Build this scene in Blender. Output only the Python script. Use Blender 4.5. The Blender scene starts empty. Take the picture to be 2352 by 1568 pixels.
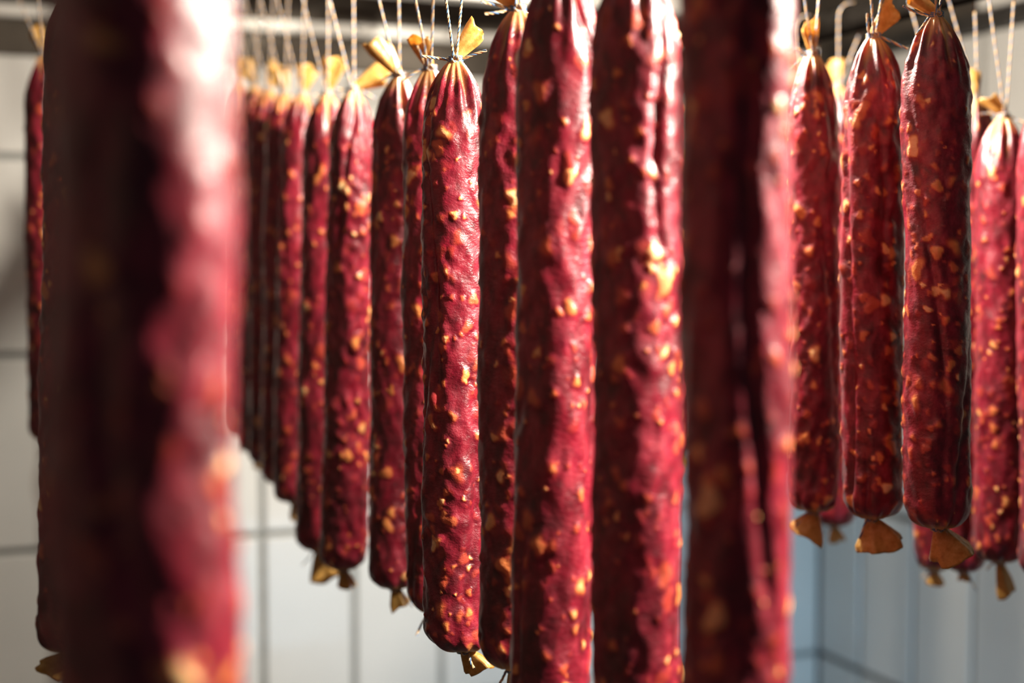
import bpy, math, random
import numpy as np
from mathutils import Vector

sc = bpy.context.scene
COL = sc.collection
PI = math.pi

# ------------------------------------------------------------------ camera
F_PX = 3267.0                      # 50 mm lens on a 36 mm frame, 2352 px wide
CAM_Z = 1.5
PITCH = math.atan(184.0 / F_PX)    # camera looks slightly down
cd = bpy.data.cameras.new('camera')
cam = bpy.data.objects.new('camera', cd)
COL.objects.link(cam)
cd.lens = 50.0
cd.sensor_width = 36.0
cd.clip_start = 0.01
cam.location = (0, 0, CAM_Z)
cam.rotation_euler = (PI / 2 - PITCH, 0, 0)
cd.dof.use_dof = True
cd.dof.focus_distance = 0.955
cd.dof.aperture_fstop = 3.3
sc.camera = cam

# ------------------------------------------------------------------ world and light
w = bpy.data.worlds.new('world')
sc.world = w
w.use_nodes = True
w.node_tree.nodes['Background'].inputs[0].default_value = (0.62, 0.72, 0.90, 1)
w.node_tree.nodes['Background'].inputs[1].default_value = 0.04


def spot(name, loc, target, power, color, size, blend, radius):
    ld = bpy.data.lights.new(name, 'SPOT')
    ld.energy = power
    ld.color = color
    ld.spot_size = math.radians(size)
    ld.spot_blend = blend
    ld.shadow_soft_size = radius
    o = bpy.data.objects.new(name, ld)
    COL.objects.link(o)
    o.location = loc
    o.rotation_euler = (Vector(target) - Vector(loc)).to_track_quat('-Z', 'Y').to_euler()
    return o


# reflector lamp on the right side of the chamber, pointing across the rows
spot('reflector_lamp', (0.62, 0.68, CAM_Z + 0.38), (-0.22, 0.58, CAM_Z - 0.05), 150, (1.0, 0.89, 0.76), 78, 0.30, 0.018)
# reflector lamp under the ceiling, pointing at the left part of the tiled back wall
spot('wall_lamp', (0.25, 1.70, CAM_Z + 0.56), (-0.34, 2.275, CAM_Z - 0.05), 46, (1.0, 0.92, 0.80), 54, 0.4, 0.02)
# bare bulb hanging between the middle and the right row
pl = bpy.data.lights.new('chamber_bulb', 'POINT')
pl.energy = 40
pl.color = (1.0, 0.89, 0.76)
pl.shadow_soft_size = 0.02
po = bpy.data.objects.new('chamber_bulb', pl)
COL.objects.link(po)
po.location = (0.10, 1.23, CAM_Z + 0.33)
# daylight from the open door, low on the right
al = bpy.data.lights.new('door_daylight', 'AREA')
al.energy = 1.6
al.spread = math.radians(50)
al.color = (0.45, 0.74, 1.0)
al.shape = 'RECTANGLE'
al.size = 0.5
al.size_y = 0.4
ao = bpy.data.objects.new('door_daylight', al)
COL.objects.link(ao)
ao.location = (0.80, 0.45, CAM_Z - 1.0)
ao.rotation_euler = (Vector((0.34, 2.5, CAM_Z - 0.62)) - Vector(ao.location)).to_track_quat('-Z', 'Y').to_euler()

sc.view_settings.view_transform = 'Standard'
sc.view_settings.look = 'None'
sc.view_settings.gamma = 1.0
sc.view_settings.use_curve_mapping = False
sc.view_settings.exposure = 0.0
sc.cycles.max_bounces = 5
sc.cycles.diffuse_bounces = 3
sc.cycles.glossy_bounces = 3
sc.cycles.adaptive_threshold = 0.025


# ------------------------------------------------------------------ helpers
def P(x, y, Y):
    """world point at horizontal distance Y seen at pixel (x, y)"""
    dx = (x - 1176.0) / F_PX
    dz = (784.0 - y) / F_PX
    c, s = math.cos(PITCH), math.sin(PITCH)
    ry = c + dz * s
    rz = -s + dz * c
    k = Y / ry
    return Vector((dx * k, Y, CAM_Z + rz * k))


def tag(o, label=None, cat=None, group=None, kind=None):
    if label:
        o['label'] = label
    if cat:
        o['category'] = cat
    if group:
        o['group'] = group
    if kind:
        o['kind'] = kind
    return o


def link(name, me, parent=None, mats=()):
    o = bpy.data.objects.new(name, me)
    COL.objects.link(o)
    if parent is not None:
        o.parent = parent
    for m in mats:
        if m.name not in [x.name for x in me.materials if x]:
            me.materials.append(m)
    return o


def mesh_np(name, verts, quads, smooth=True, matidx=None):
    me = bpy.data.meshes.new(name)
    verts = np.asarray(verts, dtype=np.float32)
    quads = np.asarray(quads, dtype=np.int32)
    nf, k = quads.shape
    me.vertices.add(len(verts))
    me.vertices.foreach_set('co', verts.ravel())
    me.loops.add(nf * k)
    me.loops.foreach_set('vertex_index', quads.ravel())
    me.polygons.add(nf)
    me.polygons.foreach_set('loop_start', np.arange(0, nf * k, k, dtype=np.int32))
    me.polygons.foreach_set('loop_total', np.full(nf, k, dtype=np.int32))
    me.polygons.foreach_set('use_smooth', np.full(nf, smooth, dtype=bool))
    if matidx is not None:
        me.polygons.foreach_set('material_index', np.asarray(matidx, dtype=np.int32))
    me.update(calc_edges=True)
    me.validate()
    return me


def box_mesh(name, sx, sy, sz, bevel=0.0, segs=1):
    """axis box centred on origin with bevelled edges"""
    import bmesh
    bm = bmesh.new()
    bmesh.ops.create_cube(bm, size=1.0)
    for v in bm.verts:
        v.co = Vector((v.co.x * sx, v.co.y * sy, v.co.z * sz))
    if bevel > 0:
        bmesh.ops.bevel(bm, geom=list(bm.edges), offset=bevel, segments=segs, affect='EDGES', profile=0.5)
    me = bpy.data.meshes.new(name)
    bm.to_mesh(me)
    bm.free()
    return me


def tube_mesh(name, r, L, sides=28, bevel=0.002):
    """round bar along local X, closed bevelled ends"""
    a = np.linspace(0, 2 * PI, sides, endpoint=False)
    xs = [-L / 2, -L / 2, -L / 2 + bevel, L / 2 - bevel, L / 2, L / 2]
    rs = [1e-4, r - bevel, r, r, r - bevel, 1e-4]
    v = []
    for x, q in zip(xs, rs):
        v.append(np.stack([np.full(sides, x), q * np.cos(a), q * np.sin(a)], 1))
    v = np.concatenate(v)
    f = []
    for i in range(5):
        for j in range(sides):
            k = (j + 1) % sides
            f.append((i * sides + j, i * sides + k, (i + 1) * sides + k, (i + 1) * sides + j))
    return mesh_np(name, v, f)


# ------------------------------------------------------------------ materials
def new_mat(name):
    m = bpy.data.materials.new(name)
    m.use_nodes = True
    nt = m.node_tree
    return m, nt, nt.nodes['Principled BSDF']


def noise(nt, scale, detail=3, rough=0.5, vec=None):
    n = nt.nodes.new('ShaderNodeTexNoise')
    n.inputs['Scale'].default_value = scale
    n.inputs['Detail'].default_value = detail
    n.inputs['Roughness'].default_value = rough
    if vec is not None:
        nt.links.new(vec, n.inputs['Vector'])
    return n


def ramp(nt, src, stops):
    r = nt.nodes.new('ShaderNodeValToRGB')
    e = r.color_ramp.elements
    while len(e) < len(stops):
        e.new(0.5)
    for k, (p, c) in enumerate(stops):
        e[k].position = p
        e[k].color = tuple(c) + (1,) if len(c) == 3 else c
    nt.links.new(src, r.inputs[0])
    return r


def bump(nt, b, src, strength, dist):
    n = nt.nodes.new('ShaderNodeBump')
    n.inputs['Strength'].default_value = strength
    n.inputs['Distance'].default_value = dist
    nt.links.new(src, n.inputs['Height'])
    nt.links.new(n.outputs[0], b.inputs['Normal'])
    return n


def mix(nt, fac, a, b):
    n = nt.nodes.new('ShaderNodeMix')
    n.data_type = 'RGBA'
    for v, s in ((fac, n.inputs[0]), (a, n.inputs[6]), (b, n.inputs[7])):
        if isinstance(v, (int, float)):
            s.default_value = v
        elif isinstance(v, tuple):
            s.default_value = v + (1,) if len(v) == 3 else v
        else:
            nt.links.new(v, s)
    return n.outputs[2]


def simple(name, stops, scale, rough, metal=0.0, bump_s=0.1, bump_scale=200, bump_d=0.001, coat=0.0):
    m, nt, b = new_mat(name)
    tc = nt.nodes.new('ShaderNodeTexCoord')
    n = noise(nt, scale, 4, 0.6, tc.outputs['Object'])
    r = ramp(nt, n.outputs[0], stops)
    nt.links.new(r.outputs[0], b.inputs['Base Color'])
    b.inputs['Roughness'].default_value = rough
    b.inputs['Metallic'].default_value = metal
    b.inputs['Coat Weight'].default_value = coat
    n2 = noise(nt, bump_scale, 3, 0.6, tc.outputs['Object'])
    bump(nt, b, n2.outputs[0], bump_s, bump_d)
    return m


def sausage_material():
    m, nt, b = new_mat('cured_sausage')
    at = nt.nodes.new('ShaderNodeAttribute')
    at.attribute_name = 'fat'            # r: fat chunk, g: how close to the skin, b: bare casing
    sep = nt.nodes.new('ShaderNodeSeparateColor')
    nt.links.new(at.outputs['Color'], sep.inputs[0])
    tc = nt.nodes.new('ShaderNodeTexCoord')
    mp = nt.nodes.new('ShaderNodeMapping')
    mp.inputs['Scale'].default_value = (1, 1, 0.55)
    nt.links.new(tc.outputs['Object'], mp.inputs[0])
    n1 = noise(nt, 130, 4, 0.6, mp.outputs[0])
    meat = ramp(nt, n1.outputs[0], [(0.30, (0.11, 0.002, 0.009)), (0.52, (0.25, 0.0085, 0.025)), (0.75, (0.38, 0.034, 0.055))])
    fatc = ramp(nt, sep.outputs[1], [(0.0, (0.50, 0.035, 0.030)), (0.45, (0.72, 0.13, 0.045)), (0.75, (0.85, 0.34, 0.085)), (1.0, (0.92, 0.62, 0.30))])
    nbig = noise(nt, 38, 3, 0.55, mp.outputs[0])
    rbig = ramp(nt, nbig.outputs[0], [(0.36, (0.38, 0.25, 0.32)), (0.56, (1.0, 1.0, 1.0)), (0.72, (1.12, 1.7, 1.5))])
    mm = nt.nodes.new('ShaderNodeMix')
    mm.data_type = 'RGBA'
    mm.blend_type = 'MULTIPLY'
    mm.inputs[0].default_value = 1.0
    nt.links.new(meat.outputs[0], mm.inputs[6])
    nt.links.new(rbig.outputs[0], mm.inputs[7])
    c1 = mix(nt, sep.outputs[0], mm.outputs[2], fatc.outputs[0])
    c2 = mix(nt, sep.outputs[2], c1, (0.80, 0.47, 0.16))
    nt.links.new(c2, b.inputs['Base Color'])
    b.inputs['Subsurface Weight'].default_value = 0.3
    b.inputs['Subsurface Radius'].default_value = (1.0, 0.16, 0.10)
    b.inputs['Subsurface Scale'].default_value = 0.008
    n3 = noise(nt, 60, 3, 0.6, tc.outputs['Object'])
    rr = ramp(nt, n3.outputs[0], [(0.3, (0.28,) * 3), (0.7, (0.52,) * 3)])
    nt.links.new(rr.outputs[0], b.inputs['Roughness'])
    b.inputs['Specular IOR Level'].default_value = 0.65
    b.inputs['Coat Weight'].default_value = 0.10
    b.inputs['Coat Roughness'].default_value = 0.18
    # crinkled skin
    mp2 = nt.nodes.new('ShaderNodeMapping')
    mp2.inputs['Rotation'].default_value = (0.3, 0.9, 0.2)
    mp2.inputs['Scale'].default_value = (1, 1, 1.5)
    nt.links.new(tc.outputs['Object'], mp2.inputs[0])
    nb = noise(nt, 260, 4, 0.62, mp2.outputs[0])
    nb2 = noise(nt, 900, 2, 0.5, tc.outputs['Object'])
    ad = nt.nodes.new('ShaderNodeMath')
    ad.operation = 'MULTIPLY_ADD'
    nt.links.new(nb2.outputs[0], ad.inputs[0])
    ad.inputs[1].default_value = 0.25
    nt.links.new(nb.outputs[0], ad.inputs[2])
    bump(nt, b, ad.outputs[0], 0.55, 0.0011)
    return m


def casing_material():
    m, nt, b = new_mat('dry_casing')
    tc = nt.nodes.new('ShaderNodeTexCoord')
    n = noise(nt, 180, 4, 0.6, tc.outputs['Object'])
    r = ramp(nt, n.outputs[0], [(0.3, (0.55, 0.27, 0.05)), (0.55, (0.75, 0.46, 0.13)), (0.8, (0.88, 0.68, 0.32))])
    nt.links.new(r.outputs[0], b.inputs['Base Color'])
    b.inputs['Roughness'].default_value = 0.3
    tr = nt.nodes.new('ShaderNodeBsdfTranslucent')
    nt.links.new(r.outputs[0], tr.inputs[0])
    mx = nt.nodes.new('ShaderNodeMixShader')
    mx.inputs[0].default_value = 0.4
    out = nt.nodes['Material Output']
    nt.links.new(b.outputs[0], mx.inputs[1])
    nt.links.new(tr.outputs[0], mx.inputs[2])
    nt.links.new(mx.outputs[0], out.inputs[0])
    n2 = noise(nt, 320, 3, 0.6, tc.outputs['Object'])
    bump(nt, b, n2.outputs[0], 0.4, 0.001)
    return m


M_SAUSAGE = sausage_material()
M_CASING = casing_material()
M_CREAM = simple('cream_twine', [(0.3, (0.58, 0.42, 0.24)), (0.7, (0.78, 0.62, 0.40))], 300, 0.8, bump_scale=1500, bump_s=0.4)
M_TAN = simple('tan_twine', [(0.3, (0.50, 0.28, 0.12)), (0.7, (0.68, 0.42, 0.20))], 300, 0.8, bump_scale=1500, bump_s=0.4)
M_BLUE = simple('blue_twine', [(0.3, (0.05, 0.13, 0.28)), (0.7, (0.14, 0.29, 0.50))], 300, 0.8, bump_scale=1500, bump_s=0.4)
M_TILE = simple('glazed_tile', [(0.35, (0.74, 0.73, 0.68)), (0.65, (0.80, 0.79, 0.74))], 3, 0.28, bump_scale=20, bump_s=0.06, coat=0.2)
M_GROUT = simple('grey_grout', [(0.3, (0.28, 0.29, 0.28)), (0.7, (0.38, 0.39, 0.37))], 40, 0.85)
M_GROUT_DARK = simple('dark_grout', [(0.3, (0.11, 0.115, 0.11)), (0.7, (0.17, 0.175, 0.165))], 40, 0.85)
M_PLASTER = simple('smoked_plaster', [(0.3, (0.055, 0.044, 0.033)), (0.7, (0.11, 0.09, 0.068))], 9, 0.85, bump_scale=60, bump_s=0.3)
M_CEIL = simple('smoked_ceiling', [(0.3, (0.03, 0.024, 0.018)), (0.7, (0.06, 0.05, 0.04))], 6, 0.85)
M_FLOOR = simple('floor_tile_grey', [(0.3, (0.10, 0.10, 0.10)), (0.7, (0.16, 0.16, 0.16))], 8, 0.6)
M_WHITE = simple('white_enamel', [(0.3, (0.72, 0.70, 0.64)), (0.7, (0.80, 0.78, 0.72))], 20, 0.6)
M_STEEL = simple('brushed_steel', [(0.3, (0.55, 0.54, 0.52)), (0.7, (0.66, 0.65, 0.63))], 60, 0.35, metal=0.9)
M_CHROME = simple('polished_steel', [(0.3, (0.86, 0.86, 0.85)), (0.7, (0.92, 0.92, 0.91))], 20, 0.12, metal=1.0)
M_BLACK = simple('black_smoked_iron', [(0.3, (0.003, 0.0025, 0.002)), (0.7, (0.008, 0.007, 0.006))], 60, 0.9, bump_scale=300, bump_s=0.3)
M_BLACK.node_tree.nodes['Principled BSDF'].inputs['Specular IOR Level'].default_value = 0.0
M_DARK = simple('dark_angle_iron', [(0.3, (0.02, 0.018, 0.015)), (0.7, (0.045, 0.04, 0.035))], 30, 0.6)

# ------------------------------------------------------------------ the chamber
TW, TH, GAP, TT = 0.150, 0.295, 0.011, 0.008       # tile width, height, joint, thickness
U_BACK = Vector((0.932, 0.363, 0)).normalized()      # along the back wall, to the right
N_BACK = Vector((0.363, -0.932, 0)).normalized()     # out of the back wall
CORNER = Vector((0.574, 2.627, 0))
U_RIGHT = N_BACK.copy()                              # along the right wall, to the front
N_RIGHT = -U_BACK                                    # out of the right wall
ROW0 = CAM_Z - 0.140                                 # height of one horizontal joint
ZTOP_BACK = CAM_Z + 0.303
ZTOP_RIGHT = CAM_Z + 0.352
CEIL = CAM_Z + 0.78


def orient(u):
    return math.atan2(u.y, u.x)


def wall_slab(name, u, n, a0, a1, z0, z1, mat, origin, back=0.0, thick=0.08):
    """slab whose front face lies 'back' behind the wall plane through origin"""
    me = box_mesh(name, a1 - a0, thick, z1 - z0, 0.0)
    o = link(name, me, None, (mat,))
    c = origin + u * ((a0 + a1) / 2) - n * (back + thick / 2)
    o.location = (c.x, c.y, (z0 + z1) / 2)
    o.rotation_euler = (0, 0, orient(u))
    return o


wb = wall_slab('wall_back', U_BACK, N_BACK, -1.95, 0.0, 0.0, CEIL, M_GROUT, CORNER, TT - 0.002)
tag(wb, 'back wall of tall white glazed tiles with grey joints', kind='structure')
wr = wall_slab('wall_right', U_RIGHT, N_RIGHT, 0.0, 2.3, 0.0, CEIL, M_GROUT_DARK, CORNER, TT - 0.002)
tag(wr, 'right wall of tall pale grey tiles with dark joints', kind='structure')
LEFT0 = CORNER + U_BACK * -1.95
wl = wall_slab('wall_left', U_RIGHT, U_BACK, 0.0, 2.3, 0.0, CEIL, M_CEIL, LEFT0, 0.0)
tag(wl, 'plain left wall of the smoking chamber', kind='structure')
FLC = CORNER + U_BACK * -0.975 + U_RIGHT * 1.15
fl = link('floor', box_mesh('floor', 2.2, 2.5, 0.06), None, (M_FLOOR,))
fl.location = (FLC.x, FLC.y, -0.03)
fl.rotation_euler = (0, 0, orient(U_BACK))
tag(fl, 'grey floor of the smoking chamber', kind='structure')
ce = link('ceiling', box_mesh('ceiling', 2.2, 2.5, 0.06), None, (M_CEIL,))
ce.location = (FLC.x, FLC.y, CEIL + 0.03)
ce.rotation_euler = (0, 0, orient(U_BACK))
tag(ce, 'smoke-darkened ceiling', kind='structure')

tile_cache = {}


def tile(parent, u, n, a0, a1, z0, z1):
    """one proud glazed tile; alike tiles share their mesh"""
    key = (round(a1 - a0, 3), round(z1 - z0, 3))
    if key not in tile_cache:
        me = box_mesh('tile', a1 - a0, TT, z1 - z0, 0.0015, 2)
        me.materials.append(M_TILE)
        tile_cache[key] = me
    o = bpy.data.objects.new('tile', tile_cache[key])
    COL.objects.link(o)
    o.parent = parent
    c = CORNER + u * ((a0 + a1) / 2) - n * (TT / 2 - 0.001)
    wpt = Vector((c.x, c.y, (z0 + z1) / 2))
    # parent has only a z rotation and a location
    d = wpt - Vector(parent.location)
    a = -parent.rotation_euler.z
    o.location = (d.x * math.cos(a) - d.y * math.sin(a), d.x * math.sin(a) + d.y * math.cos(a), d.z)
    return o


def tile_wall(parent, u, n, joints, ztop, zlow):
    zs = [ROW0 + k * TH for k in range(-6, 4)]
    for a0, a1 in zip(joints[:-1], joints[1:]):
        for z0, z1 in zip(zs[:-1], zs[1:]):
            b0, b1 = max(z0, zlow), min(z1, ztop)
            if b1 - b0 < 0.03:
                continue
            tile(parent, u, n, a0 + GAP / 2, a1 - GAP / 2, b0 + GAP / 2, b1 - (GAP / 2 if b1 == z1 else 0))


# joint positions: pixel column 600 lies on a vertical joint of the back wall
p600 = P(600, 1000, 1.0)
k = p600.x
tt = (CORNER.x - k * CORNER.y) / (U_BACK.x - k * U_BACK.y)       # CORNER - U*tt on the ray
j0 = -tt
jb = [j0 + TW * i for i in range(-4, 20)]
jb = [j for j in jb if -1.94 < j < -0.03] + [0.0]
tile_wall(wb, U_BACK, N_BACK, jb, ZTOP_BACK, CAM_Z - 1.05)
jr = [0.0] + [0.130 + TW * i for i in range(0, 9)]
tile_wall(wr, U_RIGHT, N_RIGHT, jr, ZTOP_RIGHT, CAM_Z - 1.05)

# plaster above the tiles
up = wall_slab('trim_1', U_BACK, N_BACK, -1.94, -0.002, ZTOP_BACK + 0.001, CEIL - 0.002, M_PLASTER, CORNER, -0.006, 0.010)
tag(up, 'brown smoke-stained plaster band above the back wall tiles', kind='structure')
up2 = wall_slab('trim_2', U_RIGHT, N_RIGHT, 0.008, 2.29, ZTOP_RIGHT + 0.001, CEIL - 0.002, M_PLASTER, CORNER, -0.006, 0.010)
tag(up2, 'brown plaster band above the right wall tiles', kind='structure')

# white rail screwed along the back wall, with screws
rail_c = CORNER + U_BACK * -0.98 + N_BACK * 0.018
rail = link('wall_rail', box_mesh('wall_rail', 1.88, 0.022, 0.019, 0.005, 3), None, (M_WHITE,))
rail.location = (rail_c.x, rail_c.y, CAM_Z + 0.3655)
rail.rotation_euler = (0, 0, orient(U_BACK))
tag(rail, 'white enamelled rail running along the top of the back wall', 'rail')
# dome screw heads
a = np.linspace(0, 2 * PI, 16, endpoint=False)
hv, hf = [], []
for i in range(6):
    q = 0.5 * PI * i / 5
    r, h = 0.0048 * math.cos(q) + 1e-5, 0.0032 * math.sin(q)
    hv += [(r * math.cos(t), -h, r * math.sin(t)) for t in a]
for i in range(5):
    for j in range(16):
        k2 = (j + 1) % 16
        hf.append((i * 16 + j, i * 16 + k2, (i + 1) * 16 + k2, (i + 1) * 16 + j))
sme = mesh_np('screw_head', hv, hf)
sme.materials.append(M_CHROME)
for px in (180, 395, 605, 820, 1032, 1245):
    q = P(px, 80, 1.0)
    s = (CORNER.x + N_BACK.x * 0.029 - q.x * (CORNER.y + N_BACK.y * 0.029)) / (U_BACK.x - q.x * U_BACK.y)
    o = link('screw_head', sme, rail)
    o.location = (-s + 0.98, -0.0112, 0.0)

# cross beam on which the hanging bars rest
beam_c = CORNER + N_BACK * 0.30 + U_BACK * -1.13
beam = link('cross_beam', box_mesh('cross_beam', 1.5, 0.04, 0.03, 0.004, 2), None, (M_WHITE,))
beam.location = (beam_c.x, beam_c.y, CAM_Z + 0.3865)
beam.rotation_euler = (0, 0, orient(U_BACK))
tag(beam, 'white painted cross beam just at the top edge of the photo', 'beam')
BEAM_TOP = CAM_Z + 0.4015

# dark iron along the right wall top and pale strip above it
da_c = CORNER + U_RIGHT * 1.10 + N_RIGHT * 0.016
da = link('trim_3', box_mesh('trim_3', 2.1, 0.02, 0.026, 0.003, 2), None, (M_DARK,))
da.location = (da_c.x, da_c.y, CAM_Z + 0.366)
da.rotation_euler = (0, 0, orient(U_RIGHT))
tag(da, 'dark angle iron along the top of the right wall tiles', kind='structure')
ps = link('trim_4', box_mesh('trim_4', 1.75, 0.02, 0.030, 0.004, 2), None, (M_WHITE,))
ps_c = CORNER + U_RIGHT * 1.32 + N_RIGHT * 0.016
ps.location = (ps_c.x, ps_c.y, CAM_Z + 0.398)
ps.rotation_euler = (0, 0, orient(U_RIGHT))
tag(ps, 'pale strip above the dark angle iron of the right wall', kind='structure')

# hanging bars: direction runs from the front right to the back left, parallel to the right wall
BARDIR = -U_RIGHT


def line_x(x0, y0, Y):
    return x0 + BARDIR.x / BARDIR.y * (Y - y0)


BARS = {
    'left': dict(p=(-0.115, 0.42), z=BEAM_TOP + 0.0165, kind='flat'),
    'middle': dict(p=(-0.045, 0.98), z=BEAM_TOP + 0.0165, kind='flat'),
    'right': dict(p=(0.285, 1.05), z=BEAM_TOP + 0.0165, kind='flat'),
    'black': dict(p=(0.352, 1.45), z=CAM_Z + 0.247, kind='round'),
}


def add_bar(key, y0, y1, label):
    b = BARS[key]
    pa = Vector((line_x(*b['p'], y0), y0, b['z']))
    pb = Vector((line_x(*b['p'], y1), y1, b['z']))
    L = (pb - pa).length
    if b['kind'] == 'flat':
        me = box_mesh('hanging_bar', L, 0.062, 0.030, 0.006, 3)
        m = M_STEEL
        nm = 'hanging_bar'
    else:
        me = tube_mesh('hanging_pole', 0.0145, L)
        m = M_BLACK
        nm = 'hanging_pole'
    o = link(nm, me, None, (m,))
    o.location = (pa + pb) / 2
    o.rotation_euler = (0, 0, orient(pb - pa))
    tag(o, label, 'bar' if b['kind'] == 'flat' else 'pole')
    return o


add_bar('left', 0.25, 1.90, 'steel bar carrying the leftmost row of sausages')
add_bar('middle', 0.30, 2.05, 'steel bar carrying the long middle row of sausages')
add_bar('right', 0.45, 2.20, 'steel bar carrying the three dark sausages at right')
add_bar('black', 0.75, 2.25, 'thick black pole with twine loops in the upper right corner')


# ------------------------------------------------------------------ sausages
def fourier(rng, th, zz, modes, amp, ths, zl):
    h = np.zeros_like(th)
    for _ in range(modes):
        mth = rng.integers(ths[0], ths[1] + 1)
        kz = 2 * PI / rng.uniform(zl[0], zl[1]) * rng.choice([-1, 1])
        h += np.cos(mth * th + kz * zz + rng.uniform(0, 2 * PI)) * rng.uniform(0.5, 1.0)
    return h * amp / math.sqrt(modes)


def sausage_body(seed, L, R, nz, nt, top_len, bot_len, lean, sway, nchunk, fatness=1.0, boff=0.0):
    """lean: vector from the upper neck to the lower neck (world offsets dx, dy);
    sway: sideways bow of the axis. Local origin = lower neck, z up."""
    rng = np.random.default_rng(seed)
    # denser rings at the ends
    s = np.linspace(0, 1, nz)
    z = L * s
    th = np.linspace(0, 2 * PI, nt, endpoint=False)
    TH_, Z_ = np.meshgrid(th, z)
    st = np.clip(Z_ / top_len, 0, 1)
    sb = np.clip((L - Z_) / bot_len, 0, 1)
    neck = 0.0038
    prof_t = np.sin(PI / 2 * st) ** 0.80
    prof_b = np.clip(1 - (1 - sb) ** 2.3, 0, 1) ** 0.5
    prof = prof_t * prof_b
    r = neck + (R - neck) * prof
    inner = np.minimum(prof_t, prof_b)
    # big soft irregularities
    r += R * 0.06 * fourier(rng, TH_, Z_, 6, 1.0, (1, 3), (0.10, 0.35)) * inner
    r += fourier(rng, TH_, Z_, 30, 0.0006, (2, 12), (0.012, 0.09)) * inner
    # wandering creases
    for _ in range(rng.integers(3, 7)):
        t0 = rng.uniform(0, 2 * PI)
        zc, zl = rng.uniform(0, L), rng.uniform(0.05, 0.16)
        w_ = rng.uniform(0.12, 0.22)
        path = t0 + 0.35 * np.sin(Z_ / zl * 1.7 + rng.uniform(0, 6)) + rng.uniform(-3, 3) * (Z_ - zc)
        d = (TH_ - path + PI) % (2 * PI) - PI
        r -= 0.0030 * np.exp(-(d / w_) ** 2) * np.exp(-((Z_ - zc) / zl) ** 2) * inner
    # pleats at the tie
    pl_t = np.zeros_like(r)
    for kk in (5, 8, 13):
        pl_t += np.cos(kk * TH_ + rng.uniform(0, 6)) / 3
    r *= 1 + 0.42 * pl_t * (1 - st) ** 1.6 * (st > 0.02) * (1 - (1 - st) ** 8)
    r *= 1 + 0.25 * pl_t * (1 - sb) ** 2
    # fat chunks under the skin
    fat = np.zeros_like(r)
    tone = np.zeros_like(r)
    hgt = np.zeros_like(r)
    dth, dz = 2 * PI / nt, L / (nz - 1)
    for _ in range(nchunk):
        ct, cz = rng.uniform(0, 2 * PI), rng.uniform(0.01, L - 0.005)
        big = rng.random()
        a_ = rng.uniform(0.0008, 0.0016) if big < 0.35 else (rng.uniform(0.0016, 0.0030) if big < 0.80 else rng.uniform(0.0028, 0.0050))
        b_ = a_ * rng.uniform(1.0, 1.9)
        rot = rng.normal(0, 0.5)
        level = rng.random() ** 1.55
        n_t = int(b_ * 1.5 / (R * dth)) + 2
        n_z = int(b_ * 1.5 / dz) + 2
        it, iz = int(ct / dth), int(cz / dz)
        zi = np.arange(max(0, iz - n_z), min(nz, iz + n_z + 1))
        ti = np.arange(it - n_t, it + n_t + 1)
        if len(zi) < 2:
            continue
        A = (ti * dth - ct)[None, :] * R
        B = (zi * dz - cz)[:, None]
        X = A * math.cos(rot) + B * math.sin(rot)
        Y = -A * math.sin(rot) + B * math.cos(rot)
        pw = rng.uniform(2.0, 3.4)
        q = (np.abs(X / a_) ** pw + np.abs(Y / b_) ** pw) ** (1 / pw)
        wob = 1 + 0.16 * np.cos(3 * np.arctan2(Y, X) + rng.uniform(0, 6))
        q = q / wob
        soft = rng.uniform(0.35, 1.0)
        mask = np.clip((1.15 - q) / soft, 0, 1)
        mask = mask * mask * (3 - 2 * mask)
        tj = ti % nt
        ix = np.ix_(zi, tj)
        strength = (0.30 + 0.70 * level) * fatness
        m2 = mask * min(1.0, strength)
        rep = m2 > fat[ix]
        tone[ix] = np.where(rep, level * (0.35 + 0.65 * mask), tone[ix])
        fat[ix] = np.maximum(fat[ix], m2)
        hgt[ix] = np.maximum(hgt[ix], np.clip((1.45 - q) / 1.3, 0, 1) ** 0.9 * (0.0005 + 0.0011 * level) * (a_ / 0.003) ** 0.5)
    r += hgt * inner
    bare = np.clip(1.1 - st * (3.6 + 2.2 * pl_t), 0, 1) * (0.8 + 0.2 * np.cos(9 * TH_))
    bare = np.maximum(bare, np.clip(0.9 - sb * 3.2, 0, 1))
    # axis from the upper neck (top) to the lower neck (origin)
    ax = (lean[0] - boff) * (Z_ / L - 1) - boff + boff * (1 - sb) ** 1.2 + sway[0] * np.sin(PI * Z_ / L)
    ay = lean[1] * (Z_ / L - 1) + sway[1] * np.sin(PI * Z_ / L)
    V = np.stack([ax + r * np.cos(TH_), ay + r * np.sin(TH_), L - Z_], -1).reshape(-1, 3)
    i = np.arange(nz - 1)[:, None] * nt
    j = np.arange(nt)[None, :]
    k_ = (np.arange(nt)[None, :] + 1) % nt
    Q = np.stack([i + j, i + nt + j, i + nt + k_, i + k_], -1).reshape(-1, 4)
    me = mesh_np('sausage_body', V, Q)
    att = me.attributes.new('fat', 'FLOAT_COLOR', 'POINT')
    c = np.stack([fat, tone, bare, np.ones_like(fat)], -1).reshape(-1).astype(np.float32)
    att.data.foreach_set('color', c)
    me.materials.append(M_SAUSAGE)
    return me


def resample(pts, step):
    pts = np.asarray([tuple(p) for p in pts], float)
    d = np.linalg.norm(np.diff(pts, axis=0), axis=1)
    s = np.concatenate([[0], np.cumsum(d)])
    n = max(4, int(s[-1] / step))
    q = np.linspace(0, s[-1], n)
    return np.stack([np.interp(q, s, pts[:, k]) for k in range(3)], 1), q


def smooth_path(pts, it=2):
    pts = [Vector(p) for p in pts]
    for _ in range(it):
        out = [pts[0]]
        for a_, b_ in zip(pts[:-1], pts[1:]):
            out += [a_ * 0.75 + b_ * 0.25, a_ * 0.25 + b_ * 0.75]
        out.append(pts[-1])
        pts = out
    return pts


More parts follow.
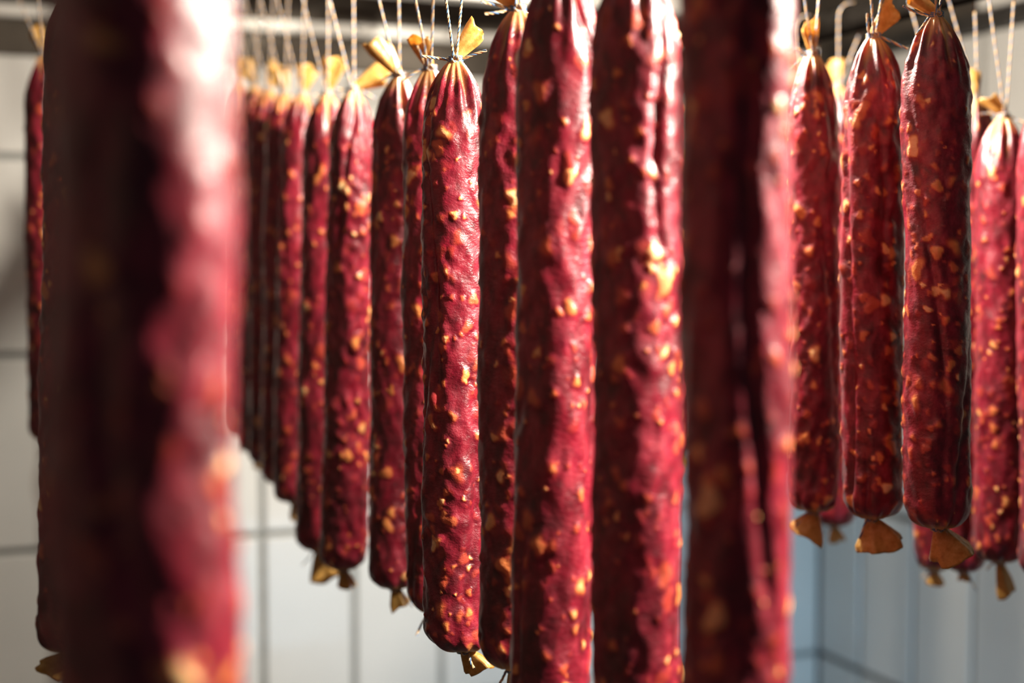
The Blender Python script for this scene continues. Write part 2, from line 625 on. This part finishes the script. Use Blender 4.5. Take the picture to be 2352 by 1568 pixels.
def twine(paths, step, sides, rply=0.00052, off=0.00050, pitch=0.0095):
    """three-ply twisted cord along each path: a cream, a tan and a blue ply"""
    VV, FF, MM = [], [], []
    base = 0
    for path in paths:
        p, s = resample(path, step)
        n = len(p)
        t = np.gradient(p, axis=0)
        t /= np.linalg.norm(t, axis=1)[:, None] + 1e-12
        nv = np.zeros_like(p)
        v = np.cross(t[0], [0.31, 0.52, 0.79])
        v /= np.linalg.norm(v)
        for i in range(n):
            v = v - t[i] * np.dot(v, t[i])
            v /= np.linalg.norm(v) + 1e-12
            nv[i] = v
        bv = np.cross(t, nv)
        for ply in range(3):
            a_ = 2 * PI * s / pitch + ply * 2 * PI / 3
            c = p + (nv * np.cos(a_)[:, None] + bv * np.sin(a_)[:, None]) * off
            ph = np.linspace(0, 2 * PI, sides, endpoint=False)
            ring = c[:, None, :] + rply * (nv[:, None, :] * np.cos(ph)[None, :, None] + bv[:, None, :] * np.sin(ph)[None, :, None])
            VV.append(ring.reshape(-1, 3))
            i_ = np.arange(n - 1)[:, None] * sides
            j_ = np.arange(sides)[None, :]
            k_ = (j_ + 1) % sides
            q = np.stack([i_ + j_, i_ + sides + j_, i_ + sides + k_, i_ + k_], -1).reshape(-1, 4) + base
            FF.append(q)
            MM.append(np.full(len(q), (1, 0, 2)[ply]))
            base += n * sides
    me = mesh_np('twine', np.concatenate(VV), np.concatenate(FF), True, np.concatenate(MM))
    me.materials.append(M_CREAM)
    me.materials.append(M_BLUE)
    me.materials.append(M_TAN)
    return me


def casing_end(rng, length, width, ang, yaw, open_):
    """flattened, flared stub of dry casing; grows from the origin along a direction tilted by ang in the XZ plane"""
    nu, nv = 16, 28
    u = np.linspace(0, 1, nu)[:, None]
    v = np.linspace(0, 2 * PI, nv, endpoint=False)[None, :]
    wid = 0.0032 + (width / 2 - 0.0032) * np.clip(u * 1.25, 0, 1) ** 0.75
    dep = 0.0028 + (width * open_ - 0.0028) * u ** 1.2
    fold = 1 + 0.16 * np.cos(5 * v + rng.uniform(0, 6)) * u + 0.08 * np.cos(9 * v + rng.uniform(0, 6)) * u
    x = wid * np.cos(v) * fold
    y = dep * np.sin(v) * fold + 0.0025 * u * np.sin(2.2 * np.cos(v) + rng.uniform(0, 6))
    cut = 1 + 0.16 * np.cos(v + rng.uniform(0, 6)) + 0.07 * np.cos(3 * v + rng.uniform(0, 6))
    zz = length * u * (1 - u * (1 - cut))
    x, y, zz = np.broadcast_arrays(x, y, zz)
    cy, sy = math.cos(yaw), math.sin(yaw)
    x1, y1 = x * cy - y * sy, x * sy + y * cy
    ca, sa = math.cos(ang), math.sin(ang)
    x2, z2 = x1 * ca + zz * sa, -x1 * sa + zz * ca
    V = np.stack([x2, y1, z2], -1).reshape(-1, 3)
    i = np.arange(nu - 1)[:, None] * nv
    j = np.arange(nv)[None, :]
    k_ = (j + 1) % nv
    Q = np.stack([i + j, i + k_, i + nv + k_, i + nv + j], -1).reshape(-1, 4)
    n0 = len(V)
    # inner skin gives the sheet its thickness
    P3 = V.reshape(nu, nv, 3)
    cen = P3.mean(1, keepdims=True)
    d = P3 - cen
    ln = np.linalg.norm(d, axis=2, keepdims=True) + 1e-9
    inn = cen + d * (1 - 0.0004 / np.maximum(ln, 0.0012))
    V2 = inn.reshape(-1, 3)
    Q2 = Q[:, ::-1] + n0
    e = (nu - 1) * nv
    jj = np.arange(nv)
    kk = (jj + 1) % nv
    rim = np.stack([e + jj, e + kk, n0 + e + kk, n0 + e + jj], -1)
    me = mesh_np('casing_end', np.concatenate([V, V2]), np.concatenate([Q, Q2, rim]))
    me.materials.append(M_CASING)
    return me


def knot_paths(rng, r, ends):
    """turns of twine round a neck at the origin plus loose ends given as direction vectors"""
    n = 60
    wrap = [Vector((r * math.cos(t), r * math.sin(t), -0.0022 + 0.0044 * k_ / n)) for k_, t in enumerate(np.linspace(0, 2 * PI * 3, n))]
    paths = [wrap]
    for d in ends:
        d = Vector(d)
        s = Vector((d.x, d.y, 0))
        s = s.normalized() * r if s.length > 1e-6 else Vector((r, 0, 0))
        mid = s + d * 0.45 + Vector((rng.uniform(-1, 1), rng.uniform(-1, 1), rng.uniform(-1, 1))) * 0.002
        end = s + d
        paths.append(smooth_path([s * 0.6, s, mid, end], 2))
    # the lump of the knot itself
    c = Vector((0.0, -r - 0.0004, 0))
    lump = []
    for t in np.linspace(0, 2 * PI * 1.6, 26):
        lump.append(c + Vector((0.0022 * math.cos(t), -0.0010 * math.sin(2 * t), 0.0020 * math.sin(t))))
    paths.append(lump)
    return paths


def sausage(seed, neck, bottom, Y, wpx, bar, label, res='mid', tail=(0.4, 0.024, 0.015), ends=None,
            btail=(2.9, 0.016, 0.016), Yb=None, sway=0.0, nchunk=418, top_len=0.058, bot_len=0.020, spin=0.0, group=None, fatness=1.0, boff=0.0):
    """neck, bottom: pixels of the upper and the lower tie in the photograph; Y: distance; wpx: width in pixels"""
    rng = np.random.default_rng(seed + 1000)
    R = wpx / 2 * Y / F_PX
    pt = P(neck[0], neck[1], Y)
    pb = P(bottom[0], bottom[1], Yb or Y)
    L = pt.z - pb.z
    lean = (pb.x - pt.x, pb.y - pt.y)
    nz, nt, step, sides = {'hero': (640, 190, 0.0009, 6), 'near': (440, 140, 0.0016, 5), 'mid': (360, 104, 0.0014, 5), 'far': (250, 76, 0.0022, 4)}[res]
    root = bpy.data.objects.new('sausage', None)
    root.empty_display_size = 0.02
    COL.objects.link(root)
    root.location = pb
    tag(root, label, 'sausage', group or 'sausages hanging on the bars')
    body = link('sausage_body', sausage_body(seed, L, R, nz, nt, top_len, bot_len, lean, (sway, 0.0), nchunk, fatness, boff), root)
    top = pt - pb
    # upper casing end
    e = link('casing_end', casing_end(rng, tail[1], tail[2], tail[0], rng.uniform(-0.5, 0.5), rng.uniform(0.16, 0.28)), root)
    e.location = top + Vector((0, 0, 0.0015))
    # upper knot
    if ends is None:
        ends = [(rng.uniform(0.008, 0.018) * sgn, rng.uniform(-0.008, 0.002), rng.uniform(-0.010, 0.006)) for sgn in (-1, 1)]
    kn = link('twine_knot', twine(knot_paths(rng, 0.0046, ends), step, sides), root)
    kn.location = top
    # loop over the bar
    b = BARS[bar]
    bx = line_x(*b['p'], Y)
    # foot of the perpendicular from the neck to the bar
    rel = Vector((pt.x - b['p'][0], pt.y - b['p'][1], 0))
    al_ = rel.dot(Vector((BARDIR.x, BARDIR.y, 0)))
    foot = Vector((b['p'][0] + BARDIR.x * al_, b['p'][1] + BARDIR.y * al_, b['z'])) - pb
    side = Vector((U_BACK.x, U_BACK.y, 0))
    # swing the two contacts so that the V opens across the view
    k0 = top + Vector((0, -0.0048, 0.001))
    if b['kind'] == 'flat':
        hw, hh = 0.031 + 0.0013, 0.015 + 0.0013
        over = [foot - side * hw + Vector((0, 0, -hh)), foot - side * hw + Vector((0, 0, hh)), foot + side * hw + Vector((0, 0, hh)), foot + side * hw + Vector((0, 0, -hh))]
    else:
        hr = 0.0145 + 0.0013
        over = [foot + side * (-math.cos(t) * hr) + Vector((0, 0, math.sin(t) * hr)) for t in np.linspace(-0.1, PI + 0.1, 12)]
    lp = link('twine_loop', twine([[k0 - side * 0.001] + over + [k0 + side * 0.001]], step * 1.3, sides), root)
    # lower tie
    be = link('casing_end', casing_end(rng, btail[1], btail[2], btail[0], rng.uniform(-0.6, 0.6), rng.uniform(0.25, 0.4)), root)
    be.location = (0, 0, -0.0005)
    be_ends = [(rng.uniform(0.004, 0.012) * rng.choice([-1, 1]), rng.uniform(-0.006, 0.002), rng.uniform(-0.018, -0.006))]
    bk = link('twine_knot', twine(knot_paths(rng, 0.0046, be_ends), step * 1.3, sides), root)
    return root


D = math.radians
G1, G2, G3, G4 = 'sausages of the left row', 'sausages of the middle row', 'dark sausages of the right row', 'sausages behind on the black pole'
# --- middle row, from the focus outwards
sausage(11, (1046, 138), (1066, 1492), 0.980, 152, 'middle', 'sharply focused sausage with a golden casing flap and blue-striped twine at its top', 'hero',
        tail=(D(38), 0.024, 0.014), ends=[(-0.018, -0.004, 0.002), (0.017, -0.004, 0.006)], btail=(D(140), 0.018, 0.020), boff=0.006, bot_len=0.017, nchunk=612, group=G2)
sausage(12, (1190, 22), (1180, 1535), 0.885, 168, 'middle', 'slightly blurred sausage directly right of the sharply focused one, knot at top edge', 'mid',
        tail=(D(-48), 0.026, 0.016), ends=[(-0.018, -0.004, 0.004), (-0.016, -0.006, -0.004)], bot_len=0.035, nchunk=499, group=G2)
sausage(13, (1288, -95), (1262, 1690), 0.812, 184, 'middle', 'blurred glossy sausage, second to the right of the sharply focused one', 'near', nchunk=451, group=G2)
sausage(14, (1460, -105), (1464, 1700), 0.752, 202, 'middle', 'blurred sausage, third to the right of the sharply focused one', 'near', nchunk=434, group=G2)
sausage(15, (1690, -330), (1686, 2010), 0.588, 252, 'middle', 'wide dark blurred sausage right of centre with a bright right edge', 'near', nchunk=386, group=G2)
sausage(16, (988, 158), (1000, 1405), 1.085, 134, 'middle', 'dark sausage half hidden just behind the sharply focused one', 'mid',
        tail=(D(-22), 0.024, 0.016), ends=[(-0.006, -0.006, 0.016), (-0.016, -0.004, -0.010)], nchunk=451, group=G2)
sausage(17, (916, 174), (908, 1350), 1.20, 122, 'middle', 'sausage with a wide yellow casing flap, third from the focused one into the row', 'mid',
        tail=(D(-38), 0.031, 0.022), ends=[(0.018, -0.004, 0.006), (-0.010, -0.004, -0.004)], nchunk=451, group=G2)
sausage(18, (812, 206), (788, 1308), 1.33, 107, 'middle', 'sausage with a long shiny highlight, fourth from the focused one into the row', 'mid',
        tail=(D(62), 0.032, 0.020), nchunk=434, group=G2)
sausage(19, (752, 214), (730, 1264), 1.41, 104, 'middle', 'very dark sausage with a large frayed tie at its lower end', 'far',
        tail=(D(15), 0.030, 0.022), btail=(D(160), 0.030, 0.034), nchunk=386, group=G2)
far_labels = ['sausage with a bright right edge, sixth from the focused one into the row',
              'thin-looking dark sausage, seventh from the focused one into the row',
              'thin-looking dark sausage, eighth from the focused one into the row',
              'dark sausage next to last in the row beside the big foreground sausage',
              'pinkish last sausage of the row, touching the big foreground sausage edge']
for k_, (nk, bt, Y, wp, tl) in enumerate([((694, 216), (676, 1154), 1.50, 98, 12), ((655, 214), (646, 1112), 1.565, 93, -14), ((618, 206), (616, 1068), 1.63, 90, 20),
                                          ((584, 196), (592, 1042), 1.695, 87, -25), ((545, 190), (556, 1002), 1.77, 84, 18)]):
    sausage(30 + k_, nk, bt, Y, wp, 'middle', far_labels[k_], 'far', tail=(D(tl), 0.026, 0.020), nchunk=353, group=G2)
# --- left row
sausage(50, (318, -700), (352, 2560), 0.430, 412, 'left', 'very large out-of-focus sausage in the left foreground', 'near', nchunk=338, group=G1)
sausage(51, (196, -60), (176, 1496), 0.850, 176, 'left', 'dark sausage peeking out left behind the large foreground one, tie at bottom left', 'mid',
        btail=(D(-128), 0.020, 0.018), nchunk=418, group=G1)
sausage(52, (104, 128), (116, 1012), 1.52, 96, 'left', 'farthest sausage at the left edge of the photo', 'far', tail=(D(-18), 0.026, 0.018), nchunk=353, group=G1)
# --- right row
sausage(60, (1866, 124), (1868, 1174), 1.18, 118, 'right', 'dark sausage right beside the wide blurred one, brown flap upright', 'mid',
        tail=(D(-6), 0.024, 0.017), ends=[(-0.022, -0.004, 0.004), (-0.020, -0.004, -0.016)], btail=(D(196), 0.022, 0.030), nchunk=434, group=G3)
sausage(61, (2006, 84), (2002, 1190), 1.07, 138, 'right', 'dark sausage with a rectangular brown casing flap, middle of the three at right', 'mid',
        tail=(D(36), 0.026, 0.016), ends=[(-0.003, -0.003, 0.016), (0.020, -0.004, -0.010)], btail=(D(160), 0.022, 0.032), nchunk=483, group=G3)
sausage(62, (2150, 36), (2154, 1212), 1.01, 148, 'right', 'tallest dark sausage at right with a flap cut by the top edge', 'mid',
        tail=(D(-52), 0.024, 0.014), ends=[(-0.020, -0.004, 0.006), (-0.010, -0.002, -0.014)], btail=(D(150), 0.024, 0.030), nchunk=514, group=G3)
# --- back row on the black pole
sausage(70, (2305, 266), (2296, 1290), 1.26, 120, 'black', 'brightly lit sausage at the right edge with a cream-white knot', 'mid',
        tail=(D(-45), 0.020, 0.014), btail=(D(165), 0.026, 0.024), nchunk=499, group=G4)
sausage(71, (1925, 196), (1916, 1208), 1.46, 100, 'black', 'sausage behind the gap between the two leftmost dark ones at right', 'far', tail=(D(-8), 0.022, 0.016), nchunk=353, group=G4)
sausage(72, (2150, 232), (2146, 1310), 1.365, 92, 'black', 'sausage hidden behind the tallest dark one, only its lower end showing', 'far', btail=(D(175), 0.012, 0.018), nchunk=353, bot_len=0.030, group=G4)
sausage(73, (2240, 226), (2212, 1312), 1.315, 100, 'black', 'sausage half hidden between the tallest dark one and the brightly lit one', 'far',
        tail=(D(-12), 0.024, 0.016), btail=(D(170), 0.008, 0.012), nchunk=353, bot_len=0.016, group=G4)
sausage(74, (2400, 226), (2408, 1330), 1.19, 126, 'black', 'dark sausage cut off by the right edge of the photo', 'far', nchunk=353, group=G4)
# --- more sausages, almost wholly hidden, added to shade the back right of the chamber
for k_, Y in enumerate((1.54, 1.605, 1.67, 1.735, 1.80, 1.87)):
    px = 1176 + line_x(*BARS['black']['p'], Y) / Y * F_PX
    sausage(80 + k_, (px, 600 - 0.115 * F_PX / Y), (px, 600 + (0.235 + 0.006 * (k_ % 3)) * F_PX / Y), Y, 0.045 * F_PX / Y, 'black',
            'hidden sausage added for shade on the black pole, %s beyond the ones in view' % ('first', 'second', 'third', 'fourth', 'fifth', 'sixth')[k_], 'far', nchunk=300, group='hidden sausages added for shade on the black pole')
